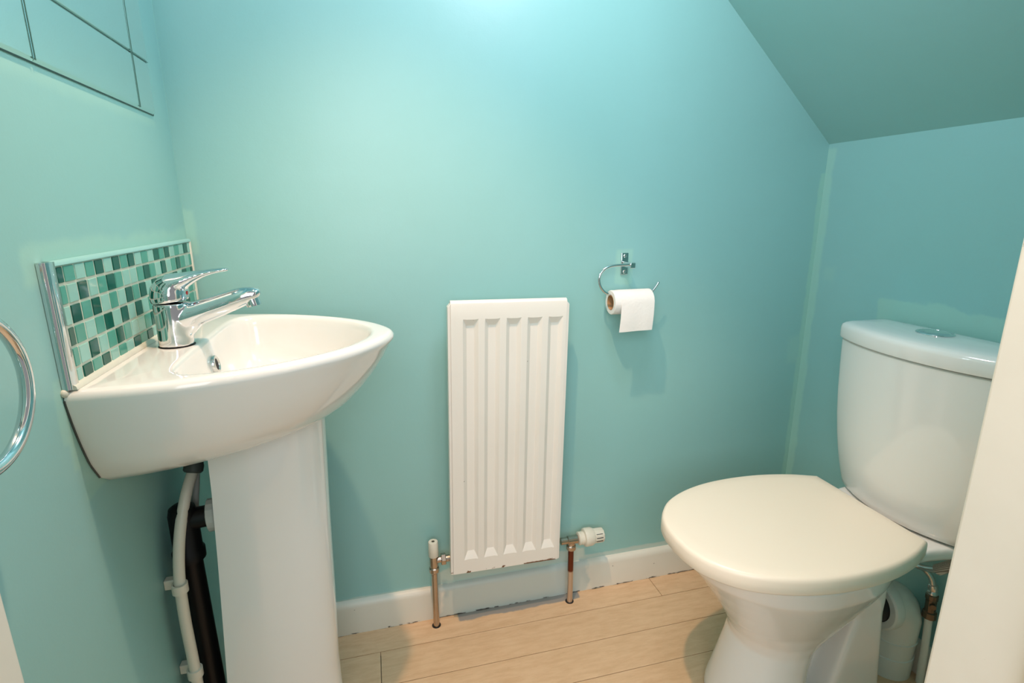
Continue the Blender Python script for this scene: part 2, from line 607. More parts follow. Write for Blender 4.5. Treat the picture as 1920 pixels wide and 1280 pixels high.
# ------------------------------------------------------------------ tiled splashback
SY0, SY1, SZB, SZT = -0.524, -0.012, 0.846, 0.993
XS = XL + 0.008
sp = thing('tiled_splashback', (XL, (SY0 + SY1) / 2, SZB), 'mosaic splashback of small green glass tiles behind the wash basin', 'splashback')
bm = new_bm()
box(bm, XL + 0.0005, XS, SY0 + 0.003, SY1 - 0.002, SZB + 0.001, SZT - 0.003)
finish('grout_panel', bm, M['grout'], sp, smooth=False)
PAT = ["DMPMDPDMDPMPDMDPMPDP",
       "MPDPMDMPPMDMPDPMDMPM",
       "PDMDPMPDMDPDMPMDPDMD",
       "DMPMDPDPDPMPMDPMDPMP",
       "MPDPMDMPPMDMPDMPPDMP",
       "PDMDPMPDMDPMDPMPDMPD"]
bm = new_bm()
ty0, pit, gap = -0.4895, 0.02525, 0.0013
zt0 = 0.9660
for r_, row in enumerate(PAT):
    z1 = zt0 - 0.0247 * (r_ - 1)
    z0 = z1 - 0.0247
    z1 = min(z1, 0.9875)
    z0 = max(z0, SZB + 0.001)
    for c_, ch in enumerate(row):
        ya = ty0 + pit * (c_ - 1)
        yb_ = ya + pit
        ya = max(ya, -0.5045)
        yb_ = min(yb_, SY1 - 0.008)
        if yb_ - ya < 0.004:
            continue
        a0, a1, b0, b1 = ya + gap, yb_ - gap, z0 + gap, z1 - gap
        x0, x1 = XS - 0.0005, XS + 0.0012 + rnd.uniform(-0.0002, 0.0002)
        e = 0.0009
        k0 = [bm.verts.new((x0, y, z)) for y, z in ((a0, b0), (a1, b0), (a1, b1), (a0, b1))]
        tl = rnd.uniform(-0.0003, 0.0003)
        k1 = [bm.verts.new((x1 + tl * q, y, z)) for (y, z), q in zip(((a0 + e, b0 + e), (a1 - e, b0 + e), (a1 - e, b1 - e), (a0 + e, b1 - e)), (1, -1, -1, 1))]
        mi = {'P': 0, 'M': 1, 'D': 2}[ch]
        for q in range(4):
            bm.faces.new((k0[q], k0[(q + 1) % 4], k1[(q + 1) % 4], k1[q])).material_index = mi
        bm.faces.new(k1).material_index = mi
finish('glass_tiles', bm, [M['tile_pale'], M['tile_mid'], M['tile_dark']], sp, smooth=False)


def trim_profile(bm, path):
    pass


bm = new_bm()      # left edge: quarter-round chrome trim, deep flank towards the door
prof = [(XL + 0.0005, SY0), (XL + 0.007, SY0), (XL + 0.0098, SY0 + 0.003), (XL + 0.0112, SY0 + 0.008), (XL + 0.0112, SY0 + 0.0155), (XL + 0.0085, SY0 + 0.0175), (XL + 0.0005, SY0 + 0.0175)]
loft(bm, [[(x, y, SZB) for x, y in prof], [(x, y, SZT) for x, y in prof]])
o = finish('edge_trim', bm, M['chrome'], sp, angle=60)
o['label'] = 'chrome trim along the left edge of the tiles'
bm = new_bm()
prof = [(XL + 0.0005, SZT), (XL + 0.007, SZT), (XL + 0.0100, SZT - 0.0025), (XL + 0.0105, SZT - 0.005), (XL + 0.0085, SZT - 0.0065), (XL + 0.0005, SZT - 0.0065)]
loft(bm, [[(x, SY0 + 0.012, z) for x, z in prof], [(x, SY1, z) for x, z in prof]])
o = finish('edge_trim', bm, M['wall_plain'], sp, angle=60)
o['label'] = 'paint-smeared trim along the top of the tiles'
bm = new_bm()
box(bm, XL + 0.0005, XL + 0.0105, SY1 - 0.008, SY1, SZB, SZT - 0.004)
o = finish('edge_trim', bm, M['plastic_white'], sp, bevel=0.002)
o['label'] = 'white trim along the corner edge of the tiles'
bm = new_bm()
prof = [(XS - 0.001, 0.845), (XS + 0.006, 0.8452), (XS + 0.0052, 0.849), (XS + 0.002, 0.8515), (XS - 0.001, 0.852)]
loft(bm, [[(x, SY0 + 0.004, z) for x, z in prof], [(x, SY1, z) for x, z in prof]])
finish('sealant_bead', bm, M['sealant'], sp, angle=60)

# ------------------------------------------------------------------ wash basin
BA = -0.285       # axis of the basin
BTOP = 0.845
HW = [(0, .240), (.05, .2385), (.10, .233), (.15, .221), (.20, .2025), (.25, .175), (.29, .147), (.32, .120), (.348, .087), (.368, .055), (.382, .022), (.386, 0)]


def half(d_, tab=HW):
    for (a, va_), (b, vb_) in zip(tab, tab[1:]):
        if a <= d_ <= b:
            return va_ + (vb_ - va_) * (d_ - a) / (b - a)
    return 0


NB = 120


def dense(tab):
    pts_ = catmull([(d_, h_, 0) for d_, h_ in tab], 10)
    up = [(p.x, p.y) for p in pts_]
    dn = [(x, -y) for x, y in up[::-1][1:]]
    return up + dn                       # from (0,+h) round the tip to (0,-h); wall edge closes it


def polar(poly, c0, n=NB):
    """resample a closed outline by angle around c0"""
    out = []
    m = len(poly)
    for i in range(n):
        a = 2 * math.pi * (i + 0.5) / n
        dx, dy = math.cos(a), math.sin(a)
        best = None
        for k_ in range(m):
            x1, y1 = poly[k_][0] - c0[0], poly[k_][1] - c0[1]
            x2, y2 = poly[(k_ + 1) % m][0] - c0[0], poly[(k_ + 1) % m][1] - c0[1]
            ex, ey = x2 - x1, y2 - y1
            den = dx * ey - dy * ex
            if abs(den) < 1e-12:
                continue
            tt = (x1 * ey - y1 * ex) / den
            uu = (x1 * dy - y1 * dx) / den
            if tt > 0 and -1e-9 <= uu <= 1 + 1e-9 and (best is None or tt > best):
                best = tt
        out.append((c0[0] + dx * best, c0[1] + dy * best))
    return out


C0 = (0.19, 0.0)
OUT = dense(HW)
outer = polar(OUT, C0)
for cy_ in (0.240, -0.240):            # keep the sharp corners at the wall
    k_ = min(range(NB), key=lambda i: (outer[i][0]) ** 2 + (outer[i][1] - cy_) ** 2)
    outer[k_] = (0.0, cy_)


def ring_o(sx, sy, z, tilt=0.0):
    return [(XL + 0.001 + x * sx, BA + y * sy, z + tilt * x) for x, y in outer]


def inset(poly, d_):
    out = []
    n = len(poly)
    for i in range(n):
        a, b = Vector(poly[i - 1]), Vector(poly[(i + 1) % n])
        tt = (b - a).normalized()
        nn = Vector((-tt.y, tt.x))
        out.append((poly[i][0] + nn.x * d_, poly[i][1] + nn.y * d_))
    return out


def clampwall(poly):
    return [(max(x, 0.0), y) for x, y in poly]


INN = [(.086, .0), (.0855, .07), (.0865, .13), (.090, .165), (.100, .189), (.120, .199), (.15, .198), (.19, .187), (.23, .168), (.27, .140), (.305, .108), (.331, .070), (.345, .034), (.349, 0)]
up = [(p.x, p.y) for p in catmull([(a, b, 0) for a, b in INN], 8)]
inn_poly = up + [(x, -y) for x, y in up[::-1][1:-1]]
inner = polar(inn_poly, C0)


def ring_i(k_, z, cx=0.20):
    return [(XL + 0.001 + cx + (x - cx) * k_, BA + y * k_, z) for x, y in inner]


def mixring(a, b, u):
    return [tuple(pa * (1 - u) + pb * u for pa, pb in zip(p, q)) for p, q in zip(a, b)]


rings = [ring_o(0.66, 0.55, 0.690, 0.02), ring_o(0.745, 0.74, 0.701, 0.04), ring_o(0.80, 0.83, 0.716, 0.04), ring_o(0.855, 0.895, 0.742, 0.03), ring_o(0.91, 0.94, 0.772, 0.02),
         ring_o(0.955, 0.975, 0.803, 0.008), ring_o(0.98, 0.994, 0.824, 0.0), ring_o(0.998, 1.0, 0.832, 0)]
for d_, z in ((0.0, 0.836), (0.0012, 0.8395), (0.0035, 0.8425), (0.007, 0.8445), (0.011, 0.845)):
    rings.append([(XL + 0.001 + x, BA + y, z) for x, y in clampwall(inset(outer, d_))])
top_in = ring_i(1.0, 0.8445)
rings.append(mixring(rings[-1], ring_i(1.03, 0.8450), 0.97))
rings.append(top_in)
for k_, z in ((0.985, 0.8425), (0.968, 0.837), (0.952, 0.826), (0.935, 0.81), (0.91, 0.79), (0.86, 0.768), (0.76, 0.748), (0.60, 0.735), (0.38, 0.728), (0.16, 0.725), (0.09, 0.7245)):
    rings.append(ring_i(k_, z))
basin = thing('wash_basin', (XL + 0.18, BA, 0.69), 'white ceramic wash basin with a rounded front on the left wall', 'basin')
bm = new_bm()
loft(bm, rings, True, True)
finish('basin_bowl', bm, M['ceramic'], basin, angle=70)
# overflow grommet on the back slope of the bowl, under the tap
bm = new_bm()
oc = Vector((XL + 0.0988, BA + 0.001, 0.803))
on_ = Vector((1, 0, 0.18))
lathe(bm, oc, on_, [(-0.006, 0.0150), (0.0010, 0.0150), (0.0024, 0.0140), (0.0028, 0.0118), (0.0016, 0.0095), (-0.001, 0.0088)], 32, False)
ov = finish('overflow_ring', bm, M['chrome_dull'], basin)
bm = new_bm()
lathe(bm, oc, on_, [(-0.001, 0.0095), (0.0008, 0.0095)], 24)
o = finish('overflow_hole', bm, M['dark_hole'], ov)
bm = new_bm()
lathe(bm, (XL + 0.20, BA, 0.7235), (0, 0, 1), [(0, 0.022), (0.003, 0.022), (0.0042, 0.019), (0.003, 0.014), (0.0028, 0.0)], 32)
finish('drain_ring', bm, M['chrome'], basin)
bm = new_bm()
ya, yb_ = BA - 0.240, BA + 0.240
pth = [(XL + 0.001, BA - 0.2405, 0.834), (XL + 0.001, BA - 0.2345, 0.803), (XL + 0.001, BA - 0.226, 0.772), (XL + 0.001, BA - 0.2152, 0.742), (XL + 0.001, BA - 0.1995, 0.716)]
tube(bm, catmull(pth, 5), 0.0011, 8)
o = finish('sealant_bead', bm, M['plastic_grey'], basin)
o['label'] = 'dark sealant line where the basin meets the wall'
bm = new_bm()
lathe(bm, (XL + 0.0008, BA - 0.238, 0.8425), (1, -0.25, 0.3), [(0, 0.0050), (0.002, 0.0050), (0.004, 0.0036), (0.005, 0.001)], 9)
o = finish('sealant_blob', bm, M['sealant'], basin)
o['label'] = 'lump of yellowed sealant at the front corner of the basin'

# pedestal
ped = thing('basin_pedestal', (XL + 0.17, BA, 0), 'white ceramic pedestal holding up the wash basin', 'pedestal')


def ped_ring(xb, xf, hb, z, inner_=False):
    """D section open to the wall: front at xf, back edges at xb, half width hb"""
    pts_ = []
    n = 28
    for i in range(n + 1):
        a = -math.pi / 2 + math.pi * i / n
        ca, sa = math.cos(a), math.sin(a)
        ca = math.copysign(abs(ca) ** 0.80, ca)
        sa = math.copysign(abs(sa) ** 0.88, sa)
        pts_.append((xb + (xf - xb) * ca, BA + hb * sa, z))
    q = 0.014
    for i in range(n, -1, -1):
        a = -math.pi / 2 + math.pi * i / n
        ca, sa = max(math.cos(a), 0), math.sin(a)
        pts_.append((xb + (xf - q - xb) * ca ** 0.8, BA + (hb - q) * math.copysign(abs(sa) ** 0.88, sa), z))
    return pts_


bm = new_bm()
levels = [(0.0, -.425, -.222, .100), (0.03, -.424, -.226, .099), (0.08, -.423, -.240, .095), (0.2, -.418, -.241, .090), (0.35, -.410, -.236, .086), (0.5, -.402, -.233, .084), (0.62, -.396, -.229, .084), (0.722, -.393, -.226, .085)]
loft(bm, [ped_ring(xb, xf, hb, z) for z, xb, xf, hb in levels])
finish('pedestal_column', bm, M['ceramic'], ped, angle=50)

# ------------------------------------------------------------------ mixer tap
TX, TY = -0.430, -0.312
tap = thing('mixer_tap', (TX, TY, BTOP), 'chrome single-lever mixer tap on the back of the wash basin', 'tap')
bm = new_bm()
lathe(bm, (TX, TY, BTOP), (0, 0, 1), [(0, 0.0245), (0.004, 0.0245), (0.02, 0.0236), (0.04, 0.0238), (0.0665, 0.0248), (0.068, 0.0240)], 40)
pth = catmull([(TX + 0.002, TY, 0.884), (TX + 0.030, TY, 0.893), (TX + 0.065, TY, 0.9045), (TX + 0.095, TY, 0.9150), (TX + 0.110, TY, 0.9190), (TX + 0.119, TY, 0.9185), (TX + 0.1235, TY, 0.9150)], 6)
rs = [0.0215 - 0.0088 * min(1, i / (len(pth) * 0.72)) for i in range(len(pth))]
for i in range(6):
    rs[-1 - i] = 0.0127 * (1 - (1 - i / 6) ** 2.2 * 0.55)
tube(bm, pth, rs, 28)
# the swept web under the spout
for q in range(4):
    zz = 0.004 * q
    pth = catmull([(TX + 0.002 + 0.001 * q, TY, 0.858 + 2 * zz), (TX + 0.014, TY, 0.872 + 1.5 * zz), (TX + 0.034, TY, 0.888 + zz * 0.7), (TX + 0.062, TY, 0.9005 + zz * 0.3)], 6)
    tube(bm, pth, [0.0205 - 0.0100 * i / (len(pth) - 1) for i in range(len(pth))], 24)
finish('tap_body', bm, M['chrome'], tap, remesh=0.0018, smooth_it=28, subsurf=1)
bm = new_bm()
lathe(bm, (TX + 0.113, TY, 0.9185), (0.22, 0, -1), [(0, 0.0105), (0.012, 0.0112), (0.0165, 0.0112), (0.0165, 0.0088), (0.015, 0.0085)], 28)
finish('aerator', bm, M['chrome'], tap)
bm = new_bm()
rings = []
prof = [(0.9135, .0252, .0252, 0), (0.916, .0262, .0262, 0), (0.925, .0264, .0264, 0), (0.934, .0246, .0252, 0), (0.941, .0212, .0225, 0.001), (0.947, .0160, .0180, 0.002), (0.951, .0100, .0120, 0.003), (0.953, .004, .006, 0.003)]
n = 40
for z, rx, ry, ox in prof:
    rings.append([(TX + ox + rx * math.cos(2 * math.pi * i / n), TY + ry * math.sin(2 * math.pi * i / n), z + 0.10 * rx * math.cos(2 * math.pi * i / n)) for i in range(n)])
loft(bm, rings)
secs = [(-0.0205, 0.925, .012, .007), (-0.016, 0.929, .0165, .0115), (-0.008, 0.9345, .0215, .0150), (0.006, 0.9405, .0235, .0165), (0.020, 0.9445, .0215, .0130), (0.034, 0.9500, .0180, .0090), (0.048, 0.9545, .0150, .0060), (0.062, 0.9575, .0128, .0042), (0.076, 0.9595, .0110, .0033), (0.084, 0.9600, .0090, .0028), (0.0875, 0.9600, .0045, .0016)]
rings = []
pp = [Vector((TX + a, TY, z)) for a, z, _, _ in secs]
for i, (a, z, wy, th) in enumerate(secs):
    d_ = (pp[min(i + 1, len(pp) - 1)] - pp[max(i - 1, 0)]).normalized()
    nn = Vector((-d_.z, 0, d_.x))
    rings.append([pp[i] + nn * th * math.sin(2 * math.pi * j / 32) + Vector((0, 1, 0)) * wy * math.cos(2 * math.pi * j / 32) for j in range(32)])
loft(bm, rings)
lev = finish('tap_lever', bm, M['chrome'], tap, remesh=0.0016, smooth_it=22, subsurf=1)
bm = new_bm()
lathe(bm, (TX + 0.0245, TY - 0.004, 0.9265), (1, -0.1, -0.05), [(0, 0.0032), (0.0014, 0.0032), (0.0018, 0.002)], 18)
o = finish('temperature_dot', bm, M['red'], lev)
bm = new_bm()
lathe(bm, (TX, TY, BTOP - 0.0002), (0, 0, 1), [(0, 0.0252), (0.0011, 0.0252), (0.0012, 0.0235)], 36)
finish('base_gasket', bm, M['dark_hole'], tap)

# ------------------------------------------------------------------ pipes under the basin
sup = thing('supply_pipe', (-0.459, -0.372, 0), 'cream plastic water pipe clipped to the left wall below the basin', 'pipe')
bm = new_bm()
tube(bm, catmull([(-0.459, -0.374, 0.0), (-0.459, -0.374, 0.28), (-0.460, -0.376, 0.40), (-0.459, -0.372, 0.48), (-0.454, -0.357, 0.545), (-0.447, -0.330, 0.595), (-0.440, -0.299, 0.628)], 8), 0.0085, 20)
finish('pipe_run', bm, M['plastic_white'], sup)
bm = new_bm()
lathe(bm, (-0.4405, -0.301, 0.624), (0.20, 0.42, 1.0), [(0, 0.0125), (0.003, 0.0150), (0.012, 0.0150), (0.016, 0.0135), (0.030, 0.0130), (0.034, 0.011), (0.065, 0.011)], 24)
o = finish('tail_connector', bm, M['plastic_grey'], sup)
o['label'] = 'dark grey push-fit connector'
bm = new_bm()
tube(bm, catmull([(-0.436, -0.288, 0.70), (-0.441, -0.286, 0.62), (-0.452, -0.283, 0.55), (-0.463, -0.282, 0.45), (-0.468, -0.282, 0.0)], 8), 0.0065, 16)
o = finish('supply_hose', bm, M['nut_grey'], None)
tag(o, 'thin grey hose hanging behind the cream pipe under the basin', 'hose')

clips = []
for i, zc in enumerate((0.462, 0.296)):
    y0 = -0.3755 if i == 0 else -0.374
    nm = thing('pipe_clip', (XL, y0, zc), 'upper of two cream clips holding the pipe to the left wall' if i == 0 else 'lower of two cream clips holding the pipe to the left wall', 'pipe clip', 'clips on the cream pipe')
    bm = new_bm()
    box(bm, XL + 0.0004, XL + 0.021, y0 + 0.0095, y0 + 0.023, zc - 0.0085, zc + 0.0085)
    finish('clip_base', bm, M['plastic_white'], nm, bevel=0.0015)
    bm = new_bm()
    n = 22
    rings = []
    cxx = -0.4595
    for j in range(n + 1):
        a = 2 * math.pi * j / n
        ca, sa = math.cos(a), math.sin(a)
        rings.append([(cxx + ca * rr, y0 + sa * rr, zc + dz) for rr, dz in ((0.0087, -0.0075), (0.0118, -0.0075), (0.0118, 0.0075), (0.0087, 0.0075))])
    loft(bm, rings, False, False)
    bmesh.ops.remove_doubles(bm, verts=bm.verts, dist=1e-5)
    finish('clip_ring', bm, M['plastic_white'], nm)

WX, WY = -0.455, -0.330
wst = thing('waste_pipe', (WX, WY, 0), 'black plastic waste pipe standing beside the basin pedestal', 'pipe')
bm = new_bm()
tube(bm, [(WX + 0.010, WY - 0.004, 0.0), (WX, WY, 0.505)], 0.018, 28)
finish('pipe_run', bm, M['plastic_black'], wst)
bm = new_bm()
lathe(bm, (WX, WY, 0.482), (0, 0, 1), [(0, 0.0210), (0.002, 0.0245), (0.018, 0.0245), (0.022, 0.0215), (0.085, 0.0215), (0.096, 0.0190), (0.101, 0.0120), (0.102, 0.004)], 28)
finish('pipe_tee', bm, M['plastic_black'], wst)
bm = new_bm()
ad = Vector((1, 0.10, 0.04)).normalized()
lathe(bm, (WX + 0.005, WY, 0.555), ad, [(0, 0.0175), (0.052, 0.0175)], 24)
finish('waste_arm', bm, M['plastic_black'], wst)
bm = new_bm()
p0 = Vector((WX + 0.005, WY, 0.555)) + ad * 0.030
lathe(bm, p0, ad, [(0, 0.0215), (0.002, 0.0270), (0.012, 0.0270), (0.016, 0.0245), (0.024, 0.0240)], 16)
o = finish('trap_nut', bm, M['nut_grey'], wst, angle=20)
o['label'] = 'pale grey compression nut'

# ------------------------------------------------------------------ radiator
RXC, RZC = 0.1615, 0.5065
RY = -0.070
rad = thing('radiator', (RXC, 0.0, RZC), 'tall narrow white panel radiator on the back wall', 'radiator')
RW, RH = 0.136, 0.3445          # half sizes of the pressed sheet
bm = new_bm()
FL = [(-0.1085 + 0.0500 * i) for i in range(5)]
xb_ = [(-RW, 0.0)]
for f in FL:
    xb_ += [(f, 0), (f + 0.0085, 1), (f + 0.0265, 1), (f + 0.035, 0)]
xb_ += [(RW, 0.0)]
zb_ = [(-RH, 0), (-0.306, 0), (-0.287, 1), (0.287, 1), (0.302, 0), (RH - 0.010, 0)]
DEP = 0.0085
g = []
for x, fx in xb_:
    g.append([bm.verts.new((RXC + x, RY + DEP * min(fx, fz), RZC + z)) for z, fz in zb_])
for i in range(len(xb_) - 1):
    for j in range(len(zb_) - 1):
        q = [g[i][j], g[i + 1][j], g[i + 1][j + 1], g[i][j + 1]]
        deep = [(v.co.y - RY) > 1e-6 for v in q]
        if sum(deep) == 1:
            k_ = deep.index(True)
            bm.faces.new((q[k_], q[(k_ + 1) % 4], q[(k_ + 2) % 4]))
            bm.faces.new((q[k_], q[(k_ + 2) % 4], q[(k_ + 3) % 4]))
        else:
            bm.faces.new(q)
# rolled top edge, returned back, sides and bottom
top = [g[i][-1] for i in range(len(xb_))]
prev = top
for dy, dz in ((0.001, 0.0045), (0.0035, 0.0080), (0.0075, 0.0098), (0.0120, 0.0100), (0.0125, 0.0)):
    cur = [bm.verts.new((v.co.x, RY + dy, RZC + RH - 0.010 + dz)) for v in top]
    for i in range(len(top) - 1):
        bm.faces.new((prev[i], prev[i + 1], cur[i + 1], cur[i]))
    prev = cur
bot = [g[i][0] for i in range(len(xb_))]
cur = [bm.verts.new((v.co.x, RY + 0.0125, v.co.z)) for v in bot]
for i in range(len(bot) - 1):
    bm.faces.new((bot[i], cur[i], cur[i + 1], bot[i + 1]))
for i in range(len(bot) - 1):
    bm.faces.new((cur[i], prev[i], prev[i + 1], cur[i + 1]))
box(bm, RXC - RW, RXC + RW, RY + 0.0125, RY + 0.030, RZC - RH + 0.01, RZC + RH - 0.02)
finish('front_panel', bm, M['radiator'], rad, angle=22, bevel=0.0007)
for s in (-1, 1):
    bm = new_bm()
    xa = RXC + s * RW - s * 0.0006
    xo = RXC + s * (RW + 0.0065)
    zt, zb2 = RZC + RH - 0.006, RZC - RH - 0.002
    pr = [(xa, zb2), (xo, zb2 + 0.003), (xo, zt - 0.008), (xa, zt)]
    loft(bm, [[(x, RY + 0.0022, z) for x, z in pr], [(x, RY + 0.020, z) for x, z in pr]])
    finish('side_seam', bm, M['radiator'], rad, bevel=0.001)
for s in (-1, 1):
    bm = new_bm()
    box(bm, RXC + s * 0.085 - 0.012, RXC + s * 0.085 + 0.012, RY + 0.029, -0.0005, RZC - 0.29, RZC + 0.27)
    finish('wall_bracket', bm, M['radiator'], rad, smooth=False)
rad.rotation_euler = (0, R(1.05), 0)

# copper tails standing on the floor
PXL, PYL = -0.0255, -0.040
PXR, PYR = 0.3395, -0.045
for (px, py, zt, lab) in ((PXL, PYL, 0.185, 'bare metal pipe rising from the floor left of the radiator'), (PXR, PYR, 0.175, 'metal pipe with brown painted top right of the radiator')):
    pr_ = thing('radiator_pipe', (px, py, 0), lab, 'pipe', 'radiator tail pipes')
    bm = new_bm()
    lathe(bm, (px, py, 0.0), (0, 0, 1), [(0, 0.0077), (zt, 0.0077)], 22)
    finish('pipe_run', bm, M['copper'] if px > 0 else M['nickel'], pr_)
    bm = new_bm()
    lathe(bm, (px, py + 0.001, 0.0), (0, 0, 1), [(0, 0.0115), (0.0006, 0.0115), (0.0008, 0.0075)], 20)
    finish('floor_hole', bm, M['dark_hole'], pr_)
lv = thing('lockshield_valve', (PXL, PYL, 0.160), 'lockshield radiator valve with a plain white cap', 'radiator valve')
bm = new_bm()
lathe(bm, (PXL, PYL, 0.172), (0, 0, 1), [(0, 0.0100), (0.006, 0.0105), (0.014, 0.0108), (0.036, 0.0108), (0.038, 0.009)], 24)
lathe(bm, (PXL, PYL, 0.194), (1, 0, 0), [(0, 0.0080), (0.042, 0.0080)], 20)
finish('valve_body', bm, M['nickel'], lv)
bm = new_bm()
lathe(bm, (PXL, PYL, 0.160), (0, 0, 1), [(0, 0.0108), (0.003, 0.0128), (0.013, 0.0128), (0.016, 0.0112)], 12)
finish('compression_nut', bm, M['nickel'], lv, angle=20)
bm = new_bm()
hexnut(bm, (PXL + 0.018, PYL, 0.194), (1, 0, 0), 0.012, 0.0145)
lathe(bm, (PXL + 0.029, PYL, 0.194), (1, 0, 0), [(0, 0.0085), (0.016, 0.0085)], 18)
finish('union_nut', bm, M['nickel'], lv, angle=20)
bm = new_bm()
lathe(bm, (PXL, PYL, 0.207), (0, 0, 1), [(0, 0.0122), (0.001, 0.0128), (0.038, 0.0122), (0.0405, 0.0112), (0.0408, 0.0040), (0.036, 0.0035)], 28, True)
cp = finish('valve_cap', bm, M['plastic_white'], lv)
bm = new_bm()
lathe(bm, (PXL, PYL, 0.2462), (0, 0, 1), [(0, 0.0038), (0.0018, 0.0038)], 16)
finish('cap_screw', bm, M['brass'], cp)

tv = thing('thermostatic_valve', (PXR, PYR, 0.160), 'thermostatic radiator valve with a ribbed white head pointing right', 'radiator valve')
bm = new_bm()
ZV = 0.192
lathe(bm, (PXR - 0.030, PYR, ZV), (1, 0, 0), [(0, 0.0095), (0.018, 0.0095), (0.020, 0.0115), (0.046, 0.0115), (0.048, 0.0095), (0.055, 0.0095)], 24)
lathe(bm, (PXR, PYR, 0.172), (0, 0, 1), [(0, 0.0100), (0.02, 0.0105)], 22)
finish('valve_body', bm, M['nickel'], tv)
bm = new_bm()
lathe(bm, (PXR, PYR, 0.163), (0, 0, 1), [(0, 0.0108), (0.002, 0.0130), (0.012, 0.0130), (0.015, 0.0112)], 12)
finish('compression_nut', bm, M['nickel'], tv, angle=20)
bm = new_bm()
lathe(bm, (PXR + 0.019, PYR, ZV + 0.0005), (1, 0, 0.01), [(0, 0.0160), (0.001, 0.0175), (0.005, 0.0175), (0.006, 0.016), (0.008, 0.0175), (0.015, 0.0172), (0.016, 0.015)], 30)
finish('head_collar', bm, M['plastic_white'], tv)
bm = new_bm()
hb = Vector((PXR + 0.034, PYR, ZV + 0.001))
lathe(bm, hb, (1, 0, 0.01), [(0, 0.020), (0.002, 0.0235), (0.006, 0.0245), (0.022, 0.0240), (0.027, 0.0215), (0.029, 0.0205)], 36)
n = 40
rings = []
for h_, k_ in ((0.029, 0.0198), (0.052, 0.0195), (0.0555, 0.0182), (0.057, 0.0150)):
    rings.append([hb + Vector((h_, k_ * (1 - (0.05 if (i // 2) % 2 else 0)) * math.cos(2 * math.pi * i / n), k_ * (1 - (0.05 if (i // 2) % 2 else 0)) * math.sin(2 * math.pi * i / n))) for i in range(n)])
loft(bm, rings)
th = finish('thermostat_head', bm, M['plastic_white'], tv, angle=30)
for dz, dy in ((0.0125, -0.0148), (0.0035, -0.0190), (-0.0065, -0.0180)):
    bm = new_bm()
    nv = Vector((0, dy, dz)).normalized()
    c0 = hb + Vector((0.041, 0, 0)) + nv * 0.0192
    tube(bm, [c0 - Vector((0.009, 0, 0)), c0 + Vector((0.009, 0, 0))], 0.0009, 8)
    finish('grip_slot', bm, M['dark_hole'], th)

# ------------------------------------------------------------------ toilet roll and holder
HX, HZ = 0.477, 0.9165
hol = thing('toilet_roll_holder', (HX, 0, HZ), 'chrome open-arm toilet roll holder on the back wall', 'toilet roll holder')
bm = new_bm()
box(bm, HX - 0.0095, HX + 0.0095, -0.0045, -0.0002, HZ - 0.027, HZ + 0.027)
finish('back_plate', bm, M['chrome'], hol, bevel=0.0015)
for dz in (0.0195, -0.0195):
    bm = new_bm()
    lathe(bm, (HX, -0.0042, HZ + dz), (0, -1, 0), [(0, 0.0048), (0.001, 0.0046), (0.0020, 0.0030), (0.0015, 0.0)], 18)
    finish('plate_screw', bm, M['chrome_dull'], hol)
bm = new_bm()
box(bm, HX - 0.0065, HX + 0.0065, -0.049, -0.004, HZ - 0.0065, HZ + 0.0065)
finish('mounting_post', bm, M['chrome'], hol, bevel=0.0012)
bm = new_bm()
RYH = -0.0435
arm = [(HX - 0.002, RYH, 0.9185), (0.450, RYH, 0.9180), (0.428, RYH, 0.9170), (0.409, RYH, 0.9115), (0.3965, RYH, 0.900), (0.3925, RYH, 0.885), (0.3970, RYH, 0.868), (0.409, RYH, 0.854), (0.426, RYH, 0.8465), (0.445, RYH, 0.8440), (0.480, RYH, 0.8440), (0.515, RYH, 0.8445), (0.530, RYH, 0.8480), (0.541, RYH, 0.8590), (0.552, RYH, 0.8745)]
pa = catmull(arm, 6)
rs = [0.0032] * len(pa)
rs[-1] = 0.0015
tube(bm, pa, rs, 18)
finish('holder_arm', bm, M['chrome'], hol)

RZ = 0.8285
RX0, RX1 = 0.4245, 0.5275
RO, RI = 0.0295, 0.0188
rol = thing('toilet_roll', (0.476, RYH, RZ), 'nearly used white toilet roll hanging on the chrome arm', 'toilet roll')
bm = new_bm()
n = 48


def annulus(bm, x0, x1, ro, ri):
    e = 0.0012
    prof_ = [(x0, ri), (x0, ro - e), (x0 + e, ro), (x1 - e, ro), (x1, ro - e), (x1, ri)]
    vs = [[bm.verts.new((x, RYH + r_ * math.cos(2 * math.pi * i / n), RZ + r_ * math.sin(2 * math.pi * i / n))) for i in range(n)] for x, r_ in prof_]
    for a in range(len(vs)):
        b = (a + 1) % len(vs)
        for i in range(n):
            j = (i + 1) % n
            bm.faces.new((vs[a][i], vs[a][j], vs[b][j], vs[b][i]))


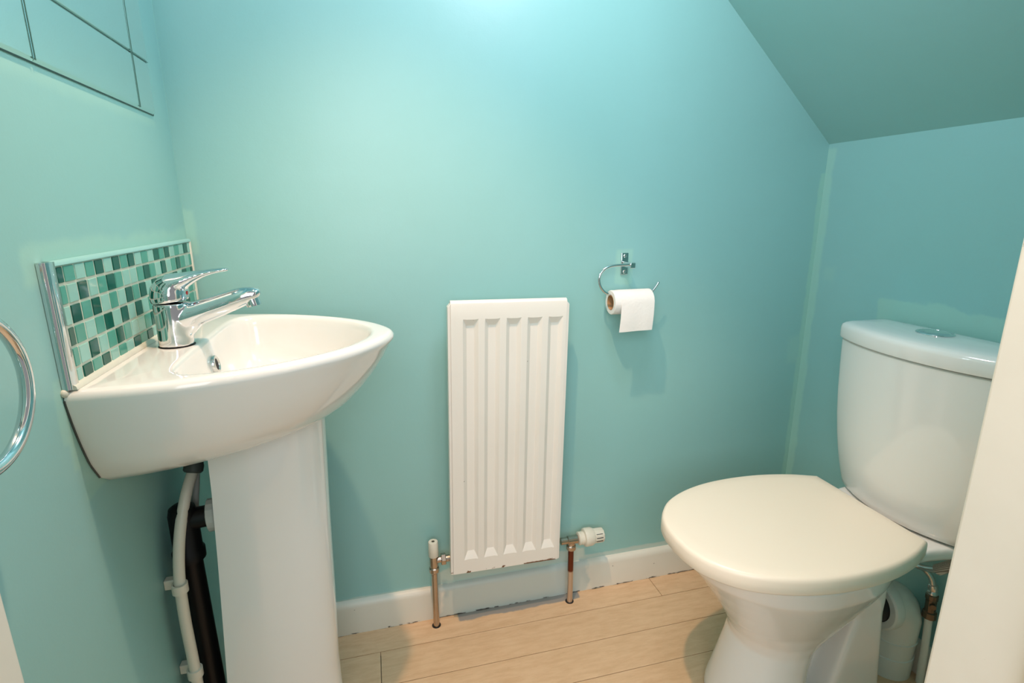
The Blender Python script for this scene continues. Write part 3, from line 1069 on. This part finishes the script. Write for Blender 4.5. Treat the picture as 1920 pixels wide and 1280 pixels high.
annulus(bm, RX0, RX1, RO, RI)
finish('paper_roll', bm, M['paper'], rol)
bm = new_bm()
annulus(bm, RX0 - 0.0004, RX1 + 0.0004, RI + 0.0001, RI - 0.0012)
finish('cardboard_core', bm, M['card'], rol)
bm = new_bm()
cs = []
for i in range(9):
    a = R(62) + R(118) * i / 8
    cs.append((RYH + (RO + 0.0006) * math.cos(a), RZ + (RO + 0.0006) * math.sin(a)))
yy = cs[-1][0]
for i in range(1, 9):
    cs.append((yy - 0.0022 * math.sin(i / 8 * math.pi * 0.9) - 0.0005 * i / 8, RZ - 0.0665 * i / 8))
rings = []
m = len(cs)
for i, (y, z) in enumerate(cs):
    u = i / (m - 1)
    xl_ = RX0 + 0.0155 - 0.004 * max(0, (u - .5) * 2)
    xr_ = RX1 - 0.001 - 0.004 * max(0, (u - .5) * 2)
    row = []
    for k_ in range(11):
        x = xl_ + (xr_ - xl_) * k_ / 10
        row.append(Vector((x, y - 0.0010 * max(0, u - .5) * 2 * math.sin(k_ * 0.9), z - 0.002 * (1 - k_ / 10) * (1 if i == m - 1 else 0))))
    rings.append(row)
f1 = [[bm.verts.new(p) for p in r_] for r_ in rings]
f2 = [[bm.verts.new(p + Vector((0, 0.0008, 0))) for p in r_] for r_ in rings]
for i in range(m - 1):
    for k_ in range(10):
        bm.faces.new((f1[i][k_], f1[i][k_ + 1], f1[i + 1][k_ + 1], f1[i + 1][k_]))
        bm.faces.new((f2[i][k_], f2[i + 1][k_], f2[i + 1][k_ + 1], f2[i][k_ + 1]))
    for k_ in (0, 10):
        bm.faces.new((f1[i][k_], f1[i + 1][k_], f2[i + 1][k_], f2[i][k_]))
for i in (0, m - 1):
    for k_ in range(10):
        bm.faces.new((f1[i][k_], f1[i][k_ + 1], f2[i][k_ + 1], f2[i][k_]))
finish('loose_sheet', bm, M['paper'], rol, angle=60)

# ------------------------------------------------------------------ toilet
TC = -0.430
toi = thing('toilet', (0.70, TC, 0), 'white close-coupled toilet with its lid closed against the right wall', 'toilet')


def egg(xt, xbk, hw, z, xm=None, pw=2.0, n=64, sq=2.6):
    """plan outline: rounded tip at xt, squarer back at xbk"""
    xm = xm if xm is not None else xt + (xbk - xt) * 0.52
    out = []
    for i in range(n):
        a = 2 * math.pi * i / n
        ca, sa = math.cos(a), math.sin(a)
        p_ = pw if ca < 0 else sq
        x = xm + math.copysign(abs(ca) ** (2 / p_), ca) * ((xm - xt) if ca < 0 else (xbk - xm))
        y = TC + math.copysign(abs(sa) ** (2 / p_), sa) * hw
        out.append((x, y, z))
    return out


bm = new_bm()
loft(bm, [egg(.525, .695, .108, 0.0, .620), egg(.527, .695, .106, .02, .620), egg(.541, .695, .096, .08, .628), egg(.555, .705, .088, .14, .638), egg(.562, .715, .086, .175, .645),
          egg(.556, .745, .090, .200, .65), egg(.537, .78, .102, .235, .655), egg(.508, .81, .123, .280, .65), egg(.476, .83, .144, .325, .645), egg(.448, .845, .159, .360, .64), egg(.424, .855, .166, .398, .635), egg(.423, .855, .166, .404, .635)])


def rbox(bm, x0, x1, hy, z0, z1, r_=0.02, x1t=None, hyt=None, x0t=None):
    x1t = x1 if x1t is None else x1t
    hyt = hy if hyt is None else hyt
    x0t = x0 if x0t is None else x0t
    rings_ = []
    for s in range(9):
        u = s / 8
        xa, xb2, h_ = x0 + (x0t - x0) * u, x1 + (x1t - x1) * u, hy + (hyt - hy) * u
        o_ = fillet([(xa, -h_), (xb2, -h_), (xb2, h_), (xa, h_)], r_)
        rings_.append([(p.x, TC + p.y, z0 + (z1 - z0) * u) for p in o_])
    loft(bm, rings_)


rbox(bm, 0.728, 0.886, 0.078, 0.0, 0.23, 0.014, 0.860, 0.076, 0.785)
rbox(bm, 0.785, 0.860, 0.076, 0.23, 0.37, 0.014, 0.85, 0.085, 0.76)      # trap leg
rbox(bm, 0.66, 0.80, 0.020, 0.0, 0.30, 0.008)                            # web between
lathe(bm, (0.81, TC, 0.185), (1, 0, 0), [(0, 0.036), (0.116, 0.036)], 32)
shelf = [(0.78, .142), (0.84, .128), (0.88, .122), (0.93, .128), (0.99, .142), (1.030, .146)]
sh = [(p.x, p.y) for p in catmull([(a, b, 0) for a, b in shelf], 5)]
pl = sh + [(x, -y) for x, y in sh[::-1]]
rings = []
for z, k_ in ((0.362, 0.78), (0.374, 0.92), (0.383, 0.985), (0.390, 1.0), (0.402, 1.0), (0.406, 0.985)):
    rings.append([(x, TC + y * k_, z) for x, y in pl])
loft(bm, rings)
finish('toilet_pan', bm, M['ceramic'], toi, remesh=0.004, smooth_it=7)

LIDP = [(.852, .133), (.80, .1555), (.74, .1710), (.68, .1775), (.62, .1770), (.56, .1690), (.50, .1500), (.45, .1210), (.415, .0800), (.400, .0400), (.396, 0)]
up = [(p.x, p.y) for p in catmull([(a, b, 0) for a, b in LIDP], 6)]
lp = up + [(x, -y) for x, y in up[::-1][1:]]
lp = lp[::-1]
# densify the hinge edge so that the rings inset cleanly
def lid_ring(d_, z, crown=0.0):
    out = []
    n_ = len(lp)
    for i in range(n_):
        x, y = lp[i]
        cx, cy = 0.64, 0.0
        v = Vector((x - cx, y - cy))
        L_ = v.length
        v = v * ((L_ - d_) / L_)
        out.append((cx + v.x, TC + cy + v.y, z))
    return out


bm = new_bm()
loft(bm, [lid_ring(0.010, 0.4075), lid_ring(0.002, 0.4085), lid_ring(0.0, 0.411), lid_ring(0.0, 0.424), lid_ring(0.0003, 0.4325), lid_ring(0.0018, 0.4375), lid_ring(0.0042, 0.4402), lid_ring(0.0080, 0.4415), lid_ring(0.03, 0.4420), lid_ring(0.09, 0.4425)])
lid = finish('toilet_lid', bm, M['lid'], toi, angle=60)
for s in (-1, 1):
    bm = new_bm()
    lathe(bm, (0.853, TC + s * 0.078 - 0.016, 0.4135), (0, 1, 0), [(0, 0.006), (0.001, 0.007), (0.031, 0.007), (0.032, 0.006)], 20)
    box(bm, 0.848, 0.858, TC + s * 0.078 - 0.011, TC + s * 0.078 + 0.011, 0.404, 0.413)
    finish('lid_hinge', bm, M['lid'], lid)


def cis_ring(wd, xc, xf, z, xb2=1.036, r_=0.022, ins=0.0):
    pts_ = [(xb2 - ins, -(wd - ins)), (xb2 - ins, wd - ins)]
    rr = [0.012, 0.012]
    m_ = 14
    for i in range(m_ + 1):
        u = 1 - 2 * i / m_
        bow = 1 - abs(u) ** 2.1
        pts_.append((xc + ins - (xc - xf) * bow, (wd - ins) * u))
        rr.append(r_ if i in (0, m_) else 0)
    o_ = fillet(pts_, rr, 5)
    return [(p.x, TC + p.y, z) for p in o_]


def cw(z):
    u = (z - 0.408) / (0.760 - 0.408)
    k_ = (1 - u) ** 3
    wd = 0.1825 - 0.010 * (1 - u) - 0.032 * k_
    xc = 0.913 + 0.010 * (1 - u) + 0.012 * k_
    xf = 0.868 + 0.012 * (1 - u) + 0.012 * k_
    return wd, xc, xf


bm = new_bm()
rings = []
wd, xc, xf = cw(0.408)
rings.append(cis_ring(wd, xc, xf, 0.408, ins=0.010))
rings.append(cis_ring(wd, xc, xf, 0.4095, ins=0.004))
for z in (0.414, 0.425, 0.44, 0.46, 0.49, 0.53, 0.58, 0.64, 0.70, 0.745, 0.757):
    rings.append(cis_ring(*cw(z), z))
wd, xc, xf = cw(0.76)
rings.append(cis_ring(wd, xc, xf, 0.7595, ins=0.003))
loft(bm, rings)
cis = finish('cistern', bm, M['ceramic'], toi, angle=50)
bm = new_bm()
wd, xc, xf = 0.1865, 0.909, 0.863
loft(bm, [cis_ring(wd, xc, xf, 0.7615, ins=0.006), cis_ring(wd, xc, xf, 0.7625, ins=0.001), cis_ring(wd, xc, xf, 0.766), cis_ring(wd, xc, xf, 0.786), cis_ring(wd, xc, xf, 0.7925, ins=0.0015),
          cis_ring(wd, xc, xf, 0.7965, ins=0.006), cis_ring(wd, xc, xf, 0.7990, ins=0.014), cis_ring(wd, xc, xf, 0.8010, ins=0.030), cis_ring(wd, xc, xf, 0.8018, ins=0.055)])
finish('cistern_lid', bm, M['ceramic'], cis, angle=50)
bm = new_bm()
bcx, bcy, bz = 0.966, TC + 0.012, 0.8012
n = 40
rings = []
for k_, z in ((1.0, -0.001), (1.0, 0.0022), (0.96, 0.0036), (0.86, 0.0040), (0.84, 0.0030), (0.80, 0.0032), (0.76, 0.0044), (0.5, 0.0052), (0.2, 0.0054)):
    rings.append([(bcx + 0.031 * k_ * math.cos(2 * math.pi * i / n), bcy + 0.034 * k_ * math.sin(2 * math.pi * i / n), bz + z) for i in range(n)])
loft(bm, rings)
o = finish('flush_button', bm, M['chrome'], cis)
o['label'] = 'round chrome flush button'

# pan connector behind the trap leg
ex, ey, ez = 0.990, TC - 0.002, 0.185
pc = thing('soil_pipe_elbow', (ex, ey, 0), 'white plastic soil pipe elbow behind the toilet pan', 'pipe')
bm = new_bm()
path = [(ex, ey, 0.0), (ex, ey, 0.06), (ex, ey, ez - 0.054)] + [(ex - 0.052 + 0.052 * math.cos(a), ey, ez - 0.052 + 0.052 * math.sin(a)) for a in [R(7.5 * i) for i in range(1, 13)]]
rr_ = [0.047, 0.0475, 0.0495] + [0.0500] * 12
tube(bm, path, rr_, 40)
finish('elbow_bend', bm, M['plastic_cool'], pc, angle=50)
bm = new_bm()
lathe(bm, (ex - 0.046, ey, ez), (-1, 0, 0.0), [(0, 0.050), (0.001, 0.056), (0.006, 0.058), (0.0225, 0.057), (0.0255, 0.053), (0.0250, 0.0400), (0.010, 0.0395)], 44)
finish('seal_collar', bm, M['plastic_cool'], pc)
bm = new_bm()
lathe(bm, (ex - 0.0475, ey, ez), (-1, 0, 0.0), [(0.0, 0.0390), (0.0200, 0.0390), (0.0320, 0.0385), (0.0420, 0.0380), (0.0430, 0.0365)], 40, False)
o = finish('rubber_seal', bm, M['dark_hole'], pc)
bm = new_bm()
lathe(bm, (ex, ey, 0.0), (0, 0, 1), [(0, 0.049), (0.050, 0.0495), (0.0515, 0.0475)], 40)
finish('lower_sleeve', bm, M['plastic_cool'], pc)
bm = new_bm()
lathe(bm, (ex, ey, 0.090), (0, 0, 1), [(0, 0.0480), (0.001, 0.0502), (0.0035, 0.0504), (0.0045, 0.0485)], 40, False)
finish('pipe_rim', bm, M['plastic_cool'], pc)

# cistern filling hose
VX, VY = 1.018, TC - 0.053
fh = thing('filling_pipe', (VX, VY, 0), 'white water pipe with brass valve and steel hose feeding the cistern', 'pipe')
bm = new_bm()
tube(bm, [(VX, VY - 0.010, 0.0), (VX, VY - 0.006, 0.09), (VX, VY, 0.185)], 0.0075, 20)
finish('pipe_run', bm, M['plastic_cool'], fh)
bm = new_bm()
lathe(bm, (VX, VY - 0.001, 0.166), (0, 0.05, 1), [(0, 0.010), (0.002, 0.0135), (0.016, 0.0135), (0.018, 0.0105), (0.046, 0.0105), (0.048, 0.0120), (0.058, 0.0120), (0.060, 0.010)], 12)
lathe(bm, (VX - 0.004, VY - 0.006, 0.203), (-1, -0.9, 0), [(0, 0.0065), (0.0085, 0.0060)], 14)
finish('isolating_valve', bm, M['brass'], fh, angle=25)
bm = new_bm()
lathe(bm, (VX, VY + 0.002, 0.225), (0, 0.10, 1), [(0, 0.0085), (0.001, 0.0098), (0.007, 0.0098), (0.009, 0.0085), (0.012, 0.0095), (0.022, 0.0092), (0.024, 0.007)], 22)
finish('hose_ferrule', bm, M['chrome_dull'], fh)
bm = new_bm()
hp = catmull([(VX, VY + 0.0035, 0.243), (VX - 0.004, VY + 0.0085, 0.263), (VX - 0.014, VY + 0.017, 0.279), (VX - 0.030, VY + 0.0225, 0.289), (VX - 0.039, VY + 0.015, 0.294), (VX - 0.040, VY - 0.005, 0.302), (VX - 0.040, VY - 0.028, 0.316), (VX - 0.040, VY - 0.036, 0.324)], 7)
tube(bm, hp, 0.0066, 18)
finish('braided_hose', bm, M['chrome_dull'], fh)
bm = new_bm()
hp = catmull([(VX - 0.040, VY - 0.024, 0.3135), (VX - 0.040, VY - 0.040, 0.332), (VX - 0.040, VY - 0.056, 0.352), (VX - 0.040, VY - 0.066, 0.378), (VX - 0.040, VY - 0.067, 0.412)], 7)
tube(bm, hp, 0.0112, 20)
o = finish('hose_end', bm, M['braid'], fh)
o['label'] = 'wider hose end of pale metal braid'

# ------------------------------------------------------------------ towel ring near the door
tr = thing('towel_ring', (XL, -0.737, 0.975), 'chrome towel ring on the left wall nearest the doorway', 'towel ring')
bm = new_bm()
RC = Vector((-0.435, -0.7365, 0.9095))
rr = 0.0635
n = 72
pth = [RC + Vector((0, rr * math.sin(2 * math.pi * i / n), rr * math.cos(2 * math.pi * i / n))) for i in range(n)]
rings = []
for i in range(n):
    p = pth[i]
    rad_ = (p - RC).normalized()
    rings.append([p + rad_ * 0.0056 * math.cos(2 * math.pi * j / 18) + Vector((1, 0, 0)) * 0.0056 * math.sin(2 * math.pi * j / 18) for j in range(18)])
rings.append(rings[0])
loft(bm, rings, False, False)
bmesh.ops.remove_doubles(bm, verts=bm.verts, dist=1e-6)
finish('ring', bm, M['chrome'], tr)
bm = new_bm()
lathe(bm, (XL + 0.0004, -0.7365, 0.975), (1, 0, 0), [(0, 0.024), (0.004, 0.024), (0.007, 0.021), (0.009, 0.011), (0.042, 0.010), (0.060, 0.010), (0.063, 0.007)], 30)
finish('wall_mount', bm, M['chrome'], tr)
